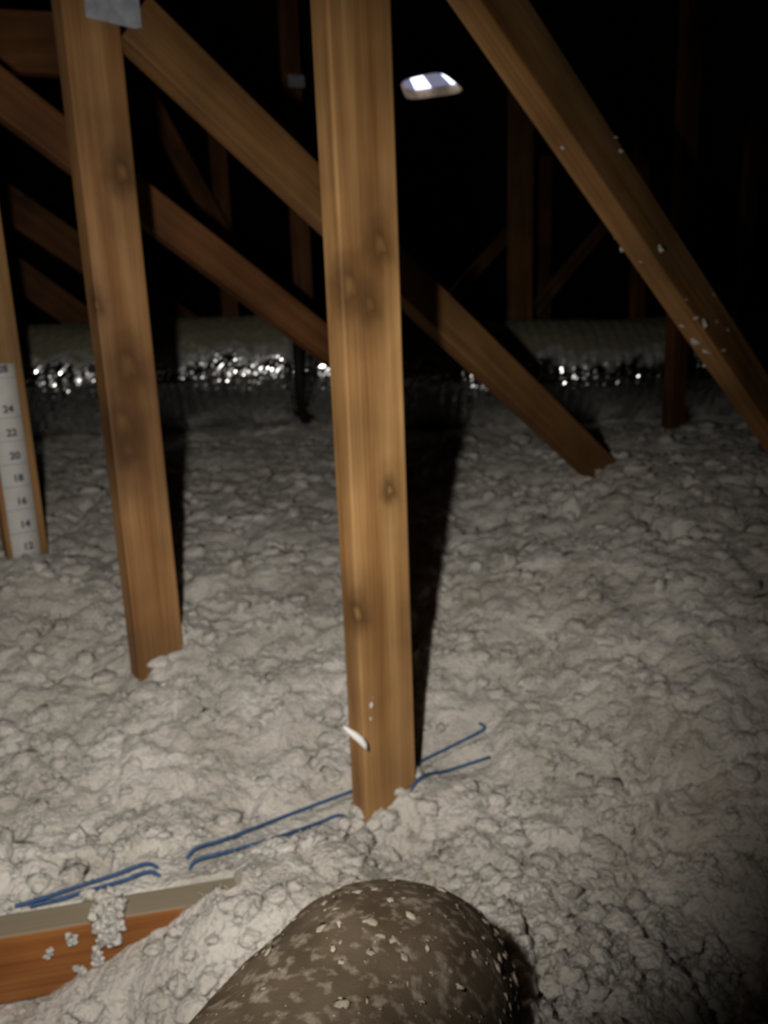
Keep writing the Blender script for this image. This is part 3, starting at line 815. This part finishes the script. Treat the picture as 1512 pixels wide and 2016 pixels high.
# ------------------------------------------------------------------ the kneeling person's raised knee
def fabric():
    m, nt, b = new_mat('dusty_brown_trousers')
    tc = nd(nt, 'ShaderNodeTexCoord')
    n1 = nd(nt, 'ShaderNodeTexNoise'); n1.inputs['Scale'].default_value = 22; n1.inputs['Detail'].default_value = 5
    n2 = nd(nt, 'ShaderNodeTexNoise'); n2.inputs['Scale'].default_value = 95; n2.inputs['Detail'].default_value = 4
    n3 = nd(nt, 'ShaderNodeTexNoise'); n3.inputs['Scale'].default_value = 600
    for n_ in (n1, n2, n3): nt.links.new(tc.outputs['Object'], n_.inputs['Vector'])
    c = mixc(nt, ramp(nt, n1.outputs[0], [(0.35, 0.0), (0.65, 1.0)]), (0.075, 0.054, 0.034), (0.125, 0.095, 0.066))
    f = math_n(nt, 'MULTIPLY', ramp(nt, n2.outputs[0], [(0.52, 0.0), (0.68, 1.0)]), 0.6)
    c = mixc(nt, f, c, (0.36, 0.31, 0.25))
    nt.links.new(c, b.inputs['Base Color']); b.inputs['Roughness'].default_value = 0.95; b.inputs['Specular IOR Level'].default_value = 0.1
    bp = nd(nt, 'ShaderNodeBump'); bp.inputs['Strength'].default_value = 0.4; bp.inputs['Distance'].default_value = 0.001
    nt.links.new(n3.outputs[0], bp.inputs['Height']); nt.links.new(bp.outputs[0], b.inputs['Normal'])
    return m
M_TR = fabric()
kn = at_y(775, 1768, 0.56)
def limb_surface():
    """one continuous trouser leg: hip, thigh, bent knee, shin, shoe"""
    k = kn+Vector((0.005, 0, 0.048))
    path = [((-0.29, -0.16, -0.17), .165), ((-0.21, 0.02, -0.145), .160), ((-0.125, 0.21, -0.125), .152), ((-0.066, 0.365, -0.108), .136),
            ((-0.018, 0.48, -0.090), .112), ((0.004, 0.528, -0.115), .106), ((0.006, 0.535, -0.18), .102), ((0.01, 0.51, -0.25), .092)]
    path = [(Vector((k.x+p[0], p[1], k.z+p[2])), r) for p, r in path]
    path += [(Vector((k.x+0.02, 0.48, 0.085)), .072), (Vector((k.x+0.03, 0.52, 0.05)), .052), (Vector((k.x+0.035, 0.62, 0.045)), .042)]
    me = bpy.data.meshes.new('person'); me.from_pydata([p for p, _ in path], [(i, i+1) for i in range(len(path)-1)], []); me.update()
    o = bpy.data.objects.new('person', me); COL.objects.link(o)
    sk = o.modifiers.new('skin', 'SKIN'); sk.use_smooth_shade = True
    for v, (_, r) in zip(me.skin_vertices[0].data, path): v.radius = (r, r)
    me.skin_vertices[0].data[0].use_root = True
    sb = o.modifiers.new('sub', 'SUBSURF'); sb.levels = 4; sb.render_levels = 4
    dg = bpy.context.evaluated_depsgraph_get(); ev = bpy.data.meshes.new_from_object(o.evaluated_get(dg))
    o.modifiers.clear(); o.data = ev; bpy.data.meshes.remove(me); ev.name = 'person'
    n = len(ev.vertices); co = np.empty(n*3); no = np.empty(n*3)
    ev.vertices.foreach_get('co', co); ev.vertices.foreach_get('normal', no); co = co.reshape(-1, 3); no = no.reshape(-1, 3)
    d = 0.006*fbm(co[:, 0]*9+co[:, 2]*5, co[:, 1]*7+co[:, 2]*6, 3, 3)+0.0022*fbm(co[:, 0]*34+co[:, 2]*20, co[:, 1]*30, 8, 3)
    co = co+no*d[:, None]
    ev.vertices.foreach_set('co', co.reshape(-1)); ev.update()
    ev.polygons.foreach_set('use_smooth', [True]*len(ev.polygons))
    ev.materials.clear(); ev.materials.append(M_TR)
    return o, co, no
leg, LC, LN = limb_surface()
tag(leg, 'person crouching, bent knee in dusty brown work trousers in the foreground', 'person')
# insulation flecks sticking to the trousers
VV, FF, base = [], [], 0
cand = np.where((LN[:, 2] > 0.05) & (LC[:, 1] > 0.12) & (LC[:, 2] > 0.2))[0]
if len(cand):
    for i in range(1100):
        j = cand[rng.integers(len(cand))]
        s = 0.0008+0.0034*rng.random()**3
        v, f = blob_arrays((0, 0, 0), s, 300+i % 60, sub=1 if s < .002 else 2, squash=tuple(0.4+1.1*rng.random(3)), rough=1.2)
        v = v-np.outer(v@LN[j], LN[j])*0.72+LC[j]+LN[j]*s*0.10+rng.normal(0, .001, 3)
        VV.append(v); FF.append(f+base); base += len(v)
    o = mesh_obj('insulation_flecks', np.concatenate(VV).tolist(), np.concatenate(FF).tolist(), plain('dusty_flecks', (0.33, 0.285, 0.225), 1.0, 0, 0.35, 60, spec=0.0), leg, True)
    o['kind'] = 'stuff'; o['label'] = 'white flecks of insulation stuck to the trousers'
